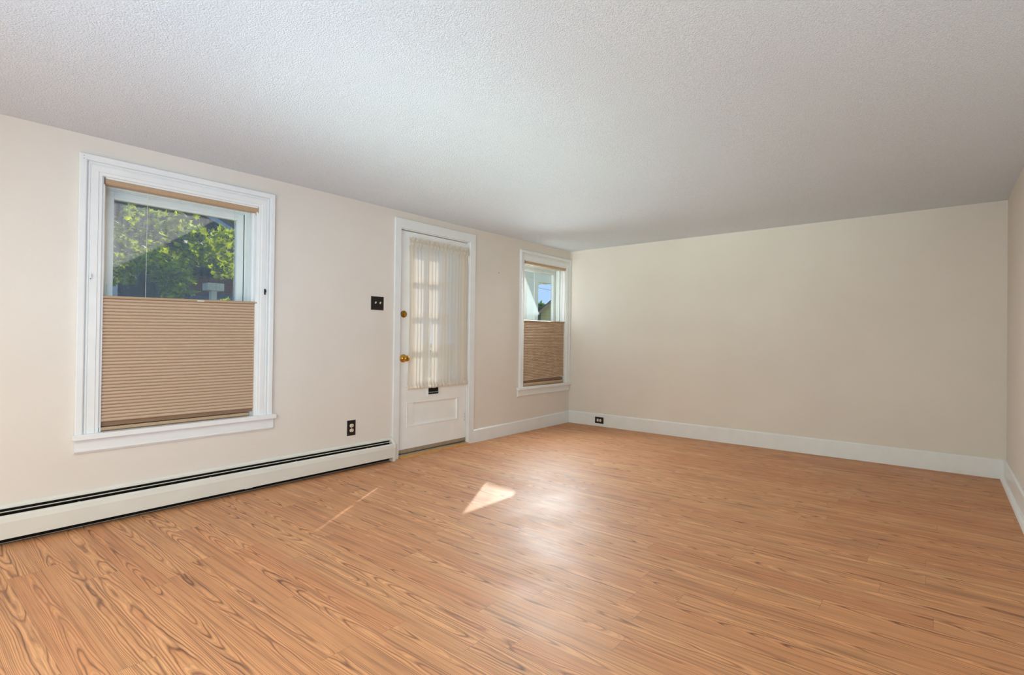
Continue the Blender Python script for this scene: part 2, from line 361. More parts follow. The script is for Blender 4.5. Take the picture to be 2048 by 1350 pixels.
# ------------------------------------------------------------------ windows
CASE = [(0, 0), (0, .010), (.003, .012), (.016, .012), (.019, .017), (.047, .0175), (.050, .013), (.052, .013), (.055, .019), (.061, .019), (.064, .012), (.067, .012), (.069, .025), (.074, .027), (.097, .027), (.100, .024), (.100, 0)]
def casing(y0, y1, z0, z1, wl_=.1, wt=.1, wr=.1, prof=CASE):
    mb = MB(); n = len(prof); rings = []
    for w, h in prof:
        a, t, r = w*wl_/.1, w*wt/.1, w*wr/.1
        h = max(h, .0006)
        rings.append([(h, y0-a, z0), (h, y0-a, z1+t), (h, y1+r, z1+t), (h, y1+r, z0)])
    vs = [rings[i][k] for k in range(4) for i in range(n)]
    fs = [(k*n+i, k*n+(i+1) % n, (k+1)*n+(i+1) % n, (k+1)*n+i) for k in range(3) for i in range(n)]
    fs += [tuple(range(n)), tuple(3*n+i for i in range(n))]
    return mb.add(vs, fs)
def rect_frame(mb, x0, x1, y0, y1, z0, z1, ws, wt, wb, bev=.002):
    mb.box(x0, x1, y0, y0+ws, z0, z1, bev); mb.box(x0, x1, y1-ws, y1, z0, z1, bev)
    mb.box(x0, x1, y0+ws, y1-ws, z1-wt, z1, bev); mb.box(x0, x1, y0+ws, y1-ws, z0, z0+wb, bev); return mb
def window(num, o, cw, ears, label, glassmat):
    y0, y1, z0, z1 = o
    r = empty('window_%d' % num, (0, (y0+y1)/2, z0), label, 'window', None, 'structure')
    casing(y0, y1, z0, z1, *cw).build('casing', M['trim'], r)
    e0, e1 = ears
    MB().box(-.075, .0004, y0+.0005, y1-.0005, z0-.028, z0).box(.0005, .047, e0, e1, z0-.030, z0, .004).build('stool', M['trim'], r)
    ap = [(.0006, z0-.030), (.018, z0-.030), (.018, z0-.088), (.022, z0-.092), (.022, z0-.097), (.014, z0-.100), (.010, z0-.108), (.0006, z0-.108)]
    MB().prism(ap, 'y', e0+.010, min(e1-.010, -.001)).build('apron', M['trim'], r)
    j = MB()
    for a, b in ((y0, y0+.012), (y1-.012, y1)): j.box(-.20, -.0002, a, b, z0, z1)
    j.box(-.20, -.0002, y0+.012, y1-.012, z1-.012, z1)
    for a, b in ((y0+.012, y0+.024), (y1-.024, y1-.012)): j.box(-.058, -.040, a, b, z0, z1-.012)   # stop beads
    j.build('jamb', M['trim'], r)
    v = MB(); rect_frame(v, -.195, -.072, y0+.012, y1-.012, z0, z1-.012, .020, .022, .022)
    for a in (y0+.032, y1-.038): v.box(-.128, -.122, a, a+.006, z0+.02, z1-.03)   # track ribs
    v.box(-.128, -.120, y0+.03, y1-.03, z1-.046, z1-.034); v.box(-.100, -.092, y0+.03, y1-.03, z1-.042, z1-.034)
    v.build('vinyl_frame', M['vinyl'], r)
    zm = z0+(z1-z0)*.5
    ws_ = MB(); rect_frame(ws_, -.150, -.1385, y0+.0325, y1-.0325, zm, z1-.0345, .010, .010, .004, 0); ws_.build('gap_shade_strip', M['fin'], r)  # dark strip drawn in for the shadow gap between sash and frame
    for nm, x0, x1, a, b in (('upper_sash', -.170, -.132, zm-.02, z1-.036), ('lower_sash', -.118, -.080, z0+.022, zm+.02)):
        f = rect_frame(MB(), x0, x1, y0+.040, y1-.040, a, b, .042, .058, .045, .003)
        f.box(x1-.006, x1+.004, y0+.05, y1-.05, b-.026, b-.020); f.box(x1-.006, x1+.004, y0+.05, y1-.05, b-.044, b-.038)
        s = f.build(nm, M['vinyl'], r)
        MB().box((x0+x1)/2-.003, (x0+x1)/2+.003, y0+.078, y1-.078, a+.041, b-.054).build('glass_pane', glassmat, s)
        if nm == 'upper_sash':
            for yy in (y0+.060, y1-.060):
                MB().box(x1, x1+.006, yy-.005, yy+.005, 1.325, 1.372, .002).build('tilt_latch', M['vinyl'], s)
    return r
w1 = window(1, W1, (.1, .105, .1), (W1[0]-.11, W1[1]+.122), 'large white window nearest the viewpoint, half covered by a tan shade', M['glass'])
w2 = window(2, W2, (.075, .108, .094), (W2[0]-.105, -.001), 'small white window in the far corner with blue sky showing', M['glass2'])

# ------------------------------------------------------------------ pleated shades
def shade(o, zt0, zt1, zb0, zb1, rail_dy, label, group, rail_h=.024):
    y0, y1, z0, z1 = o
    r = empty('pleated_shade', (-.02, (y0+y1)/2, z0+.004), label, 'blind', group)
    ya, yb = y0+.012, y1-.001
    hp = [(-.050, z1-.004), (-.050, z1-.040), (-.008, z1-.042), (.000, z1-.036), (.004, z1-.024), (.002, z1-.012), (-.006, z1-.004)]
    hr = MB().prism(hp, 'y', ya, yb).build('headrail', M['rail'], r, bev=.0015)
    MB().box(-.052, .0055, ya-.004, ya, z1-.043, z1-.003).build('end_cap', M['copper'], hr)
    MB().box(-.052, .0055, yb-.003, yb+.0005, z1-.043, z1-.003).build('end_cap', M['rail'], hr)
    MB().tube([(-.01, yb-.012, z1-.042), (-.008, yb-.013, z1-.055), (-.003, yb-.011, z1-.060)], .0018, 6).build('clip', M['rail'], hr)
    # moving rail at the top of the fabric (hangs a little out of level)
    tr = MB(); pr = [(-.036, 0), (-.002, 0), (.001, .005), (.000, .012), (-.004, .015), (-.036, .015)]; n = len(pr)
    tr.add([(x, ya, zt0+z) for x, z in pr]+[(x, yb, zt1+z) for x, z in pr], [(i, (i+1) % n, n+(i+1) % n, n+i) for i in range(n)]+[tuple(range(n))[::-1], tuple(range(n, 2*n))])
    t = tr.build('top_rail', M['rail'], r)
    ym = (ya+yb)/2; zm = (zt0+zt1)/2
    MB().box(-.010, .006, ym+.05, ym+.09, zm+.002, zm+.010, .002).build('pull_tab', M['ivory2'], t)
    # pleated fabric: rounded cells, front and back sheet
    N_ = 37; sub = 8; ns = N_*sub; fb = MB(); vs = []; cols = 9
    for j in range(ns+1):
        u = j/ns; s_ = abs(sin(pi*j/sub))**.6
        curl = .010*max(0, (u-.9)/.1)**2
        for c in range(cols+1):
            yy = ya+.002+(yb-ya-.004)*c/cols
            top = zt0+(zt1-zt0)*c/cols; bot = zb0+(zb1-zb0)*c/cols
            vs.append((-.016+.010*s_-.001+curl*.5, yy, top+(bot-top)*u))
    for j in range(ns+1):
        u = j/ns; s_ = abs(sin(pi*j/sub))**.6
        for c in range(cols+1):
            yy = ya+.002+(yb-ya-.004)*c/cols
            top = zt0+(zt1-zt0)*c/cols; bot = zb0+(zb1-zb0)*c/cols
            vs.append((-.022-.010*s_, yy, top+(bot-top)*u))
    m = cols+1; K = (ns+1)*m; fs = []
    for j in range(ns):
        for c in range(cols):
            q_ = (j*m+c, j*m+c+1, (j+1)*m+c+1, (j+1)*m+c); fs.append(q_); fs.append(tuple(i+K for i in q_[::-1]))
        fs.append((j*m, (j+1)*m, K+(j+1)*m, K+j*m)); fs.append((j*m+cols, K+j*m+cols, K+(j+1)*m+cols, (j+1)*m+cols))
    for c in range(cols):
        fs.append((c, K+c, K+c+1, c+1)); fs.append((ns*m+c, ns*m+c+1, K+ns*m+c+1, K+ns*m+c))
    fb.add(vs, fs).build('fabric', M['blind'], r)
    # closed cells stacked on the bottom rail
    zr = z0+.005+rail_h
    bs = MB(); hh = min(zb0, zb1)-zr+.004; L = 7
    for i in range(L):
        za, zz = zr+hh*i/L, zr+hh*(i+.8)/L
        bs.box(-.052+.001*(i % 2), -.018-.002*(i % 2), ya-.004+.004*(i % 2)+.006, yb-.012, za, zz, .0008)
    bs.build('folded_cells', M['bunch'], r)
    rp_ = [(-.056, z0+.003), (-.010, z0+.003), (-.002, z0+.008), (-.001, z0+rail_h*.7), (-.006, z0+rail_h), (-.056, z0+rail_h)]
    brl = MB().prism(rp_, 'y', ya+.0035+rail_dy, yb-.028+rail_dy).build('bottom_rail', M['rail'], r, bev=.0012)
    MB().box(-.058, .0005, ya+.001+rail_dy, ya+.0035+rail_dy, z0+.002, z0+rail_h+.001).build('end_cap', M['copper'], brl)
    for yy in (ya+.20, yb-.14):
        MB().tube([(-.020, yy, z1-.040), (-.018, yy-.003, zt0+.015)], .0011, 6).build('lift_cord', M['cord'], r)
    return r
shade(W1, 1.282, 1.298, .572, .568, -.012, 'tan pleated shade on the large window beside the heater', 'tan top-down pleated shades')
shade(W2, 1.270, 1.274, .580, .596, 0., 'tan pleated shade on the small window in the far corner', 'tan top-down pleated shades', .040)

# ------------------------------------------------------------------ door
y0, y1, _, z1 = DO
d = empty('door_1', (0, (y0+y1)/2, 0), 'white half-glazed front door with a gathered curtain and brass knob', 'door', None, 'structure')
DC = [(0, 0), (0, .012), (.003, .016), (.090, .017), (.098, .017), (.100, .014), (.100, 0)]
casing(y0, y1, 0, z1, .062, .084, .072, DC).build('casing', M['trim'], d)
jb = MB().box(-.21, -.0002, y0, y0+.010, 0, z1).box(-.21, -.0002, y1-.010, y1, 0, z1).box(-.21, -.0002, y0+.010, y1-.010, z1-.007, z1)
jb.box(-.075, -.062, y0+.010, y0+.022, 0, z1).box(-.075, -.062, y1-.022, y1-.010, 0, z1)
jb.build('jamb', M['trim'], d)
# slab: stiles, rails, glazed light with muntins, raised lower panel
sy0, sy1, sz0, sz1, sxf, sxb = y0+.013, y1-.013, .040, 2.030, -.016, -.058
gy0, gy1, gz0, gz1 = -2.385, -1.850, .660, 1.925
py0, py1, pz0, pz1 = -2.4545, -1.858, .265, .482
sb = MB()
sb.box(sxb, sxf, sy0, gy0, sz0, sz1).box(sxb, sxf, gy1, sy1, sz0, sz1).box(sxb, sxf, gy0, gy1, gz1, sz1).box(sxb, sxf, gy0, gy1, pz1, gz0).box(sxb, sxf, gy0, gy1, sz0, pz0)
sb.build('slab', M['door'], d)
pl = MB(); xs = sxf
def bev_panel(mb, y0, y1, z0, z1, steps):
    """moulded panel: nested rectangles at given insets and depths"""
    vs = []
    for ins, x in steps: vs += [(x, y0+ins, z0+ins), (x, y1-ins, z0+ins), (x, y1-ins, z1-ins), (x, y0+ins, z1-ins)]
    fs = [(i*4+k, i*4+(k+1) % 4, (i+1)*4+(k+1) % 4, (i+1)*4+k) for i in range(len(steps)-1) for k in range(4)]
    e = (len(steps)-1)*4; fs.append((e, e+1, e+2, e+3)); return mb.add(vs, fs)
bev_panel(pl, py0-.004, py1+.004, pz0-.004, pz1+.004, [(0, sxb), (0, sxf+.001), (.004, sxf+.004), (.012, sxf+.002), (.018, sxf-.008), (.024, sxf-.010), (.030, sxf-.012)])
pl.build('lower_panel', M['door'], d)
mu = MB()
for zz in (.9655, 1.2816, 1.5975): mu.box(-.050, -.022, gy0, gy1, zz-.011, zz+.011)
for yy in (gy0+(gy1-gy0)/3, gy0+(gy1-gy0)*2/3): mu.box(-.0495, -.0225, yy-.011, yy+.011, gz0, gz1)
mu.build('muntins', M['door'], d)
MB().box(-.039, -.034, gy0, gy1, gz0, gz1).build('glass_pane', M['dglass'], d)
for zz in (1.864, .276):
    h = MB().tube([(.000, y1-.012, zz-.045), (.000, y1-.012, zz+.045)], .0065, 10)
    h.tube([(.000, y1-.012, zz+.045), (.000, y1-.012, zz+.052)], .0045, 8).tube([(.000, y1-.012, zz-.052), (.000, y1-.012, zz-.045)], .0045, 8)
    h.box(-.0155, -.0135, y1-.040, y1-.013, zz-.045, zz+.045).box(.0002, .0035, y1-.0095, y1+.004, zz-.045, zz+.045)
    hg = h.build('hinge', M['trim'], d)
    for k in (-.03, 0., .03): MB().lathe([(0, .003), (.0015, .0025)], (-.0135, y1-.024, zz+k), (1, 0, 0), 8).build('screw', M['steel'], hg)
kx = sxf
kn = MB().lathe([(0, .036), (.004, .036), (.008, .031), (.010, .018), (.022, .012), (.030, .012), (.034, .020), (.044, .0265), (.056, .0265), (.062, .022), (.064, .010)], (kx, -2.500, .884), (1, 0, 0), 32)
kb = kn.build('door_knob', M['brass'], d, smooth=True)
MB().lathe([(0, .0085), (.003, .0085), (.003, .006), (.001, .004)], (kx+.0638, -2.500, .884), (1, 0, 0), 16).build('lock_button', M['dirty'], kb)
db = MB().lathe([(0, .031), (.005, .031), (.010, .026), (.012, .020)], (kx, -2.502, 1.281), (1, 0, 0), 28).build('deadbolt', M['dirty'], d, smooth=True)
MB().box(kx+.011, kx+.026, -2.506, -2.498, 1.262, 1.300, .003).build('thumb_turn', M['brass'], db)
MB().box(-.045, -.018, y0+.010, y0+.0125, 1.262, 1.300).build('strike_plate', M['alu'], d)
ms = MB(); rect_frame(ms, sxf, sxf+.010, -2.235, -2.090, .526, .612, .012, .012, .012, .002); mo = ms.build('mail_slot', M['trim'], d)
MB().box(sxf+.0003, sxf+.003, -2.222, -2.103, .539, .599).build('opening', M['black'], mo)
MB().prism([(sxf+.003, .562), (sxf+.011, .556), (sxf+.012, .552), (sxf+.003, .552)], 'y', -2.220, -2.105).build('flap', M['alu'], mo)
MB().box(sxf, sxf+.006, sy0+.002, sy1-.002, sz0-.006, sz0+.026, .001).build('door_sweep', M['sweep'], d)
th = MB().prism([(-.21, .0005), (-.001, .0005), (-.001, .012), (-.010, .024), (-.030, .031), (-.21, .033)], 'y', y0+.0105, y1-.0105).build('threshold', M['alu'], d)
MB().prism([(-.0008, .0005), (.052, .0005), (.050, .006), (.004, .018), (-.0008, .018)], 'y', y0+.004, y1-.004).build('wood_reducer', M['oak'], d)

# gathered sheer curtain on two rods
ct = empty('door_curtain', (.02, -2.12, .59), 'ivory sheer curtain gathered on rods over the door glass', 'curtain')
random.seed(11)
ca, cb = -2.476, -1.760
fr = [(random.uniform(60, 260), random.uniform(0, 6.3), random.uniform(.4, 1.)) for _ in range(9)]
wob = lambda y, s=1.: sum(a*sin(f*y*s+p) for f, p, a in fr)/3.2
cur = MB(); nc, zs = 300, [.600, .612, .622, .632, .645, .70, .80, .95, 1.1, 1.25, 1.4, 1.55, 1.7, 1.82, 1.895, 1.905, 1.915, 1.925, 1.935, 1.945, 1.955, 1.967, 1.974]
vs = []
for z in zs:
    for i in range(nc+1):
        u = i/nc; y = ca+(cb-ca)*u
        pull = .012*sin(pi*(z-.6)/1.37)                       # narrows a little at mid height
        yy = y+(pull if u < .5 else -pull)*abs(1-2*u)
        gather = 1. if (z < .64 or z > 1.9) else .75
        x = .012+.0052*gather*wob(y, 1+.0*(z))+.002*sin(14*z+40*y)
        if 1.90 < z < 1.94 or .60 < z < .640: x += .012
        if abs(z-1.945) < .003 or abs(z-1.895) < .003: x = .006+.3*(x-.012)
        if z > 1.94: x += .010*sin(y*330+z*40)*(z-1.93)/.04+.006; yy += .004*sin(y*210)
        zz = z+(.006*sin(y*190)+.004*sin(y*77) if z > 1.96 else 0)-(.004*wob(y*1.3) if z < .605 else 0)
        vs.append((max(x, -.006), yy, zz))
fs = []
for j in range(len(zs)-1):
    for i in range(nc):
        yc = ca+(cb-ca)*(i+.5)/nc
        if .69 < zs[j]+.001 and zs[j+1] < 1.26 and abs(yc+2.232) < .0035+.008*min(1., (1.32-zs[j])/.3): continue    # the two widths part slightly here
        fs.append((j*(nc+1)+i, j*(nc+1)+i+1, (j+1)*(nc+1)+i+1, (j+1)*(nc+1)+i))
cur.add(vs, fs).build('curtain_fabric', M['curtain'], ct, smooth=True)
for z in (.622, 1.925):
    MB().tube([(.004, ca+.006, z), (.004, cb-.006, z)], .004, 8).tube([(-.0155, ca+.008, z), (.004, ca+.006, z)], .003, 6).tube([(-.0155, cb-.008, z), (.004, cb-.006, z)], .003, 6).build('curtain_rod', M['trim'], ct)

# ------------------------------------------------------------------ baseboard heater
HY0, HY1 = YR+.4, -2.622
hb = empty('baseboard_heater', (.035, (HY0+HY1)/2, 0), 'long cream baseboard heater along the left wall under the large window', 'heater')
MB().prism([(.0006, .012), (.004, .012), (.004, .196), (.010, .198), (.0165, .190), (.018, .180), (.0145, .180), (.0135, .187), (.009, .192), (.0006, .2)], 'y', HY0, HY1-.012).build('back_plate', M['heater'], hb)
MB().prism([(.062, .034), (.066, .036), (.066, .118), (.060, .142), (.052, .151), (.046, .152), (.046, .148), (.054, .141), (.062, .116)], 'y', HY0, HY1-.012).build('front_panel', M['heater'], hb)
MB().prism([(.022, .160), (.036, .1645), (.038, .1675), (.034, .169), (.022, .165)], 'y', HY0, HY1-.014).build('damper', M['heater'], hb)
MB().box(.006, .060, HY0, HY1-.02, .062, .128).build('fin_core', M['fin'], hb)
MB().box(.0045, .058, HY0, HY1-.02, .130, .134).box(.0045, .0075, HY0, HY1-.02, .004, .175).build('inner_baffle', M['black'], hb)
MB().prism([(.0006, .0005), (.067, .0005), (.0675, .118), (.061, .146), (.048, .160), (.030, .180), (.019, .196), (.010, .202), (.0006, .204)], 'y', HY1-.024, HY1).build('end_cap', M['heater'], hb, bev=.0015)
MB().prism([(.0662, .033), (.0675, .033), (.0675, .119), (.0612, .1435), (.0525, .1525), (.0515, .1515), (.060, .143), (.0662, .118)], 'y', -3.806, -3.757).build('splice_cover', M['heater'], hb)
for yy in (-7.2, -6.1, -5.25, -4.62, -3.99, -3.44, -2.86):
    MB().box(.0045, .052, yy-.004, yy+.004, .134, .147).build('bracket', M['heater'], hb)

# ------------------------------------------------------------------ switch, outlets and small fittings
def plate(mb, c, hw, hh, th, ax):
    """bevelled cover plate on the left ('x') or back ('y') wall"""
    steps = [(0, .0003), (0, .002), (.003, .0045), (.006, th)]
    vs = []
    for ins, t in steps:
        for a, b in ((-1, -1), (1, -1), (1, 1), (-1, 1)):
            p, q_ = a*(hw-ins), b*(hh-ins)
            vs.append((c[0]+t, c[1]+p, c[2]+q_) if ax == 'x' else (c[0]+p, c[1]-t, c[2]+q_))
    fs = [(i*4+k, i*4+(k+1) % 4, (i+1)*4+(k+1) % 4, (i+1)*4+k) for i in range(3) for k in range(4)]+[(12, 13, 14, 15), (0, 3, 2, 1)]
    return mb.add(vs, fs)
sc = Vector((0, -2.7785, 1.360))
sw = empty('light_switch', sc, 'dark bronze double light switch beside the door', 'light switch')
plate(MB(), sc, .0605, .058, .0055, 'x').build('cover_plate', M['bronze'], sw)
for zz in (-.0555, .0555): MB().box(.0008, .0052, sc.y-.058, sc.y+.058, sc.z+zz-.0022, sc.z+zz+.0022, .0008).build('plate_edge', M['copper'], sw)
for dy in (-.022, .022):
    t = MB().box(.0054, .0062, sc.y+dy-.0055, sc.y+dy+.0055, sc.z-.013, sc.z+.013).build('toggle_slot', M['bronze'], sw)
    MB().prism([(.0055, sc.z-.004), (.0055, sc.z+.008), (.017, sc.z+.013), (.019, sc.z+.007), (.010, sc.z-.004)], 'y', sc.y+dy-.0042, sc.y+dy+.0042).build('toggle', M['ivory'], sw)
    for zz in (-.03, .03): MB().lathe([(.0054, .0028), (.0066, .002)], (0, sc.y+dy, sc.z+zz), (1, 0, 0), 8).build('screw', M['bronze'], sw)
def outlet(c, ax, label, face):
    c = Vector(c); o = empty('wall_outlet', c, label, 'outlet', None)
    hw, hh = (.037, .062) if ax == 'x' else (.062, .039)
    plate(MB(), c, hw, hh, .0055, ax).build('cover_plate', M['bronze'], o)
    P = (lambda t, a, b: (c.x+t, c.y+a, c.z+b)) if ax == 'x' else (lambda t, a, b: (c.x+b, c.y-t, c.z+a))
    for s_ in (-1, 1):
        pts = [(.0172*cos(a), max(-.0135, min(.0135, .0172*sin(a)))) for a in [2*pi*k/32 for k in range(32)]]
        m = MB(); vs = [P(t, a, b+s_*.0195) for t in (.0045, .0075) for a, b in pts]; n = 32
        m.add(vs, [(i, (i+1) % n, n+(i+1) % n, n+i) for i in range(n)]+[tuple(range(n))[::-1], tuple(range(n, 2*n))])
        f = m.build('receptacle', face, o)
        for a, b, wa, wb in ((-.0065, .003, .0011, .004), (.0065, .003, .0013, .0045), (0, -.007, .0022, .0022)):
            q_ = MB(); q_.add([P(t, a+i*wa, b+s_*.0195+j*wb) for t in (.0072, .0079) for i, j in ((-1, -1), (1, -1), (1, 1), (-1, 1))], [(0, 1, 2, 3), (4, 7, 6, 5), (0, 4, 5, 1), (1, 5, 6, 2), (2, 6, 7, 3), (3, 7, 4, 0)])
            q_.build('slot', M['black'], f)
    q_ = P(.0055, 0, 0); MB().lathe([(0, .003), (.0012, .0022)], q_, (1, 0, 0) if ax == 'x' else (0, -1, 0), 8).build('screw', M['ivory'], o)
    return o
outlet((0, -2.999, .3315), 'x', 'upright dark outlet on the left wall above the heater', M['ivory'])
outlet((.486, -.0185, .0745), 'y', 'sideways dark outlet set in the far baseboard', M['ivory2'])
# curtain tie hooks left on the big window's casing, and a nail in the wall
def hook(y, z, mat, label, x=.019):
    o = empty('tieback_hook', (x, y, z), label, 'hook')
    MB().box(x+.0003, x+.003, y-.005, y+.005, z-.020, z+.020, .001).build('base_plate', mat, o)
    MB().tube([(x+.002, y, z+.010), (x+.013, y, z+.012), (x+.018, y, z+.004), (x+.014, y, z-.004)], .0024, 8).build('hook', mat, o)
    MB().lathe([(0, .003), (.0015, .002)], (x+.003, y, z-.012), (1, 0, 0), 8).build('screw', M['steel'], o)
hook(-4.592, 1.398, M['trim'], 'white painted hook on the left casing of the large window', .021)
hook(-3.680, 1.385, M['bronze'], 'dark metal hook on the right casing of the large window', .021)
nl = MB().tube([(0, -1.316, 1.776), (.010, -1.316, 1.779)], .0016, 8).lathe([(0, .0038), (.0015, .0036)], (.010, -1.316, 1.779), (1, 0, .2), 10)
tag(nl.build('wall_nail', M['black'], origin=(0, -1.316, 1.778)), 'small dark nail in the wall between the door and the corner window', 'nail')
for k, (yy, zz) in enumerate(((-4.628, 2.068), (-4.628, 2.052))):
    MB().lathe([(0, .0028), (.0012, .002)], (.026, yy, zz), (1, 0, 0), 8).build('screw_hole', M['steel'], w1)

# ------------------------------------------------------------------ outside
GZ = -.10
structure('ground', MB().box(-60, -TH, -40, 60, GZ-.3, GZ), M['lawn'], 'lawn outside the windows', 'ground')
structure('path', MB().box(-2.2, -TH-.001, -3.1, -1.2, GZ, GZ+.06), M['stone'], 'paved porch step outside the door', 'path')
# added wall stubs: block the sun to shape floor patch and slanted pane shadow
structure('sun_blocker_wing', MB().box(-2.17, -TH-.001, 2.40, 2.64, GZ, 3.733), M['cream'], 'added cream wall stub outside that cuts the sun patch from the corner window', 'wall')
structure('sun_blocker_fin', MB().box(-1.35, -TH-.001, -3.22, -3.14, GZ, 2.39), M['cream'], 'added cream panel outside that cuts the sun on the large window pane', 'wall')

def on_ray(s, q, x): return (x, CY+s*(CX-x), CZ+q*(CX-x))
# porch post with bracket and beam (seen through the corner window)
px = -1.30; a = on_ray(1.156, 0, px)[1]; b = on_ray(1.208, 0, px)[1]
pp = empty('porch_post', (px-.12, (a+b)/2, GZ), 'cream porch post with curved bracket and beam outside the corner window', 'post')
MB().box(px-.24, px, a, b, GZ, 2.02, .006).build('post', M['cream'], pp)
bz = on_ray(0, .171, px)[2]
MB().box(px-.20, px-.04, a-.6, b+.42, bz, bz+.22, .005).build('beam', M['cream'], pp)
br_ = [(b, bz), (b+.20, bz), (b+.20, bz-.02)]+[(b+.20-.19*sin(t), bz-.02-.19*(1-cos(t))) for t in (.3, .6, .9, 1.2, pi/2)]+[(b, bz-.23)]
MB().prism(br_, 'x', px-.16, px-.08).build('bracket', M['cream'], pp)
# yellow neighbour house with tree behind and cable: its gable end faces the window
hx = -12.; c0 = Vector(on_ray(1.212, .076, hx))
hf = Vector((-1, 1.24, 0)).normalized(); hl = Vector((hf.y, -hf.x, 0))
d1 = Vector((-1, 1.273, .114)); c1 = Vector((CX, CY, CZ))+d1*((c0-Vector((CX, CY, c0.z))).dot(hf)/d1.dot(hf))
sl_ = (c1.z-c0.z)/(c1-c0).dot(hl)
yh = empty('yellow_house', c0+hf*3+hl*2.6-Vector((0, 0, c0.z-GZ)), 'yellow sided house with a brown roof rake outside the corner window', 'house')
class HB(MB):
    """points given as (depth behind the gable, distance to the right of its corner, height)"""
    def build(s, *a, **k):
        s.v = [tuple(c0+hf*p[0]+hl*p[1]+Vector((0, 0, p[2]-c0.z))) for p in s.v]; return MB.build(s, *a, **k)
ymid = 2.6; ze = c0.z; zr_ = ze+ymid*sl_
HB().prism([(0, GZ), (2*ymid, GZ), (2*ymid, ze-.02), (ymid, zr_-.02), (0, ze-.02)], 'x', 0, 6).build('wall', M['yellow'], yh)
for s_ in (-1, 1):
    e = ymid+s_*(ymid+.10); ez = ze-.10*sl_
    HB().prism([(ymid, zr_), (e, ez), (e, ez+.09), (ymid, zr_+.09)], 'x', -.20, 6.2).build('roof', M['shingle'], yh)
    HB().prism([(ymid, zr_-.10), (e, ez-.10), (e, ez+.03), (ymid, zr_+.03)], 'x', -.25, -.20).build('rake_board', M['tantrim'], yh)
HB().box(-.05, .02, 1.3, 2.2, .5, 1.7).build('window', M['pane'], yh)
HB().tube([(-.06, .05, GZ), (-.06, .05, ze)], .04, 8).build('downspout', M['shingle'], yh)
pc = [on_ray(1.10+.30*t, .158-.012*t+.01*(t*(t-1)), -10.5) for t in [i/12 for i in range(13)]]
tag(MB().tube(pc, .007, 6).build('utility_cable', M['cable'], origin=pc[6]), 'thin dark cable crossing the sky outside the corner window', 'cable')

# foliage
LEAF = [(0, 0), (.10, .02), (.30, -.12), (.26, .10), (.52, .16), (.34, .28), (.40, .52), (.20, .42), (.10, .62), (.0, .95), (-.10, .62), (-.20, .42), (-.40, .52), (-.34, .28), (-.52, .16), (-.26, .10), (-.30, -.12), (-.10, .02)]
def leaves(mb, centre, size, droop=.5):
    c = Vector(centre); e = Euler((random.gauss(0, .6)+droop, random.gauss(0, .5), random.uniform(0, 6.28))).to_matrix()
    vs = [c+e @ Vector((x*size, y*size, -.18*abs(x)*size+.05*size*y*y)) for x, y in LEAF]
    vs.append(c+e @ Vector((0, .3*size, .02*size))); n = len(LEAF)
    mb.add(vs, [(i, (i+1) % n, n) for i in range(n)])
def crown(mb, clusters, size):
    for (c, r, k) in clusters:
        for _ in range(k):
            while True:
                p = Vector((random.uniform(-1, 1), random.uniform(-1, 1), random.uniform(-1, 1)))
                if p.length < 1: break
            leaves(mb, Vector(c)+Vector((p.x*r[0], p.y*r[1], p.z*r[2])), size*random.uniform(.75, 1.25))
random.seed(5)
mt = empty('maple_tree', (-5.2, -3.0, GZ), 'leafy maple hanging over the view through the large window', 'tree')
def W1pt(u, v, x):      # fractions across the upper pane -> a point at depth x outside
    return on_ray(.218+.158*u, .190-.133*v, x)
cl = []
for u, v, r_, k_ in ((.05, .80, .16, 45), (.12, .66, .20, 60), (.30, .62, .24, 80), (.42, .62, .22, 85), (.48, .78, .22, 105), (.46, .93, .15, 60), (.46, .50, .20, 70), (.62, .45, .22, 80), (.75, .40, .24, 95), (.86, .48, .22, 85), (.97, .58, .16, 45), (.92, .66, .12, 30), (.70, .25, .24, 70), (.90, .22, .24, 80), (.5, .15, .34, 90), (.2, .2, .34, 90), (.25, .42, .24, 50), (.02, .40, .24, 50)):
    x = random.uniform(-5.9, -4.5); cl.append((W1pt(u, v, x), (.35, r_, r_*.8), k_))
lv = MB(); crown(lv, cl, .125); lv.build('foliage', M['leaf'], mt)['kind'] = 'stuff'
tr_ = MB(); base = Vector((-6.4, -4.3, GZ)); fork = Vector((-6.3, -4.2, 2.6))
tr_.tube([base, base+Vector((.03, .03, 1.2)), fork], .17, 10, .12).build('trunk', M['bark'], mt)
for (c, r_, k_) in cl[::2]:
    c = Vector(c); MB().tube([fork, fork.lerp(c, .5)+Vector((0, 0, .25)), c], .04, 6, .008).build('branch', M['bark'], mt)
def bush_tree(loc, h, r, label, mat, size, k, name='leafy_tree'):
    t = empty(name, loc, label, 'tree', None); x, y, z = loc
    MB().tube([(x, y, z), (x+.1, y, z+h*.6)], .2, 8, .1).build('trunk', M['bark'], t)
    f = MB(); crown(f, [((x, y, z+h*.68), (r, r, h*.32), k), ((x+.3*r, y-.3*r, z+h*.55), (r*.8, r*.8, h*.25), k//2)], size)
    f.build('foliage', mat, t)['kind'] = 'stuff'
g0 = on_ray(1.212, 0, -24.); bush_tree((g0[0], g0[1], GZ), 4.1, .85, 'dark green tree behind the yellow house', M['leafd'], .42, 900)
g1 = on_ray(1.128, 0, -9.); bush_tree((g1[0], g1[1], GZ), 2.2, .5, 'green tree left of the porch post outside the corner window', M['leafd'], .16, 700)
bs_ = empty('garden_shrub', (-6.75, on_ray(.366, 0, -6.75)[1], GZ), 'small sunlit shrub behind the white post outside', 'shrub')
f_ = MB(); crown(f_, [((-6.75, on_ray(.366, 0, -6.75)[1], 1.10), (.24, .20, .68), 320)], .09); f_.build('foliage', M['leaf'], bs_)['kind'] = 'stuff'
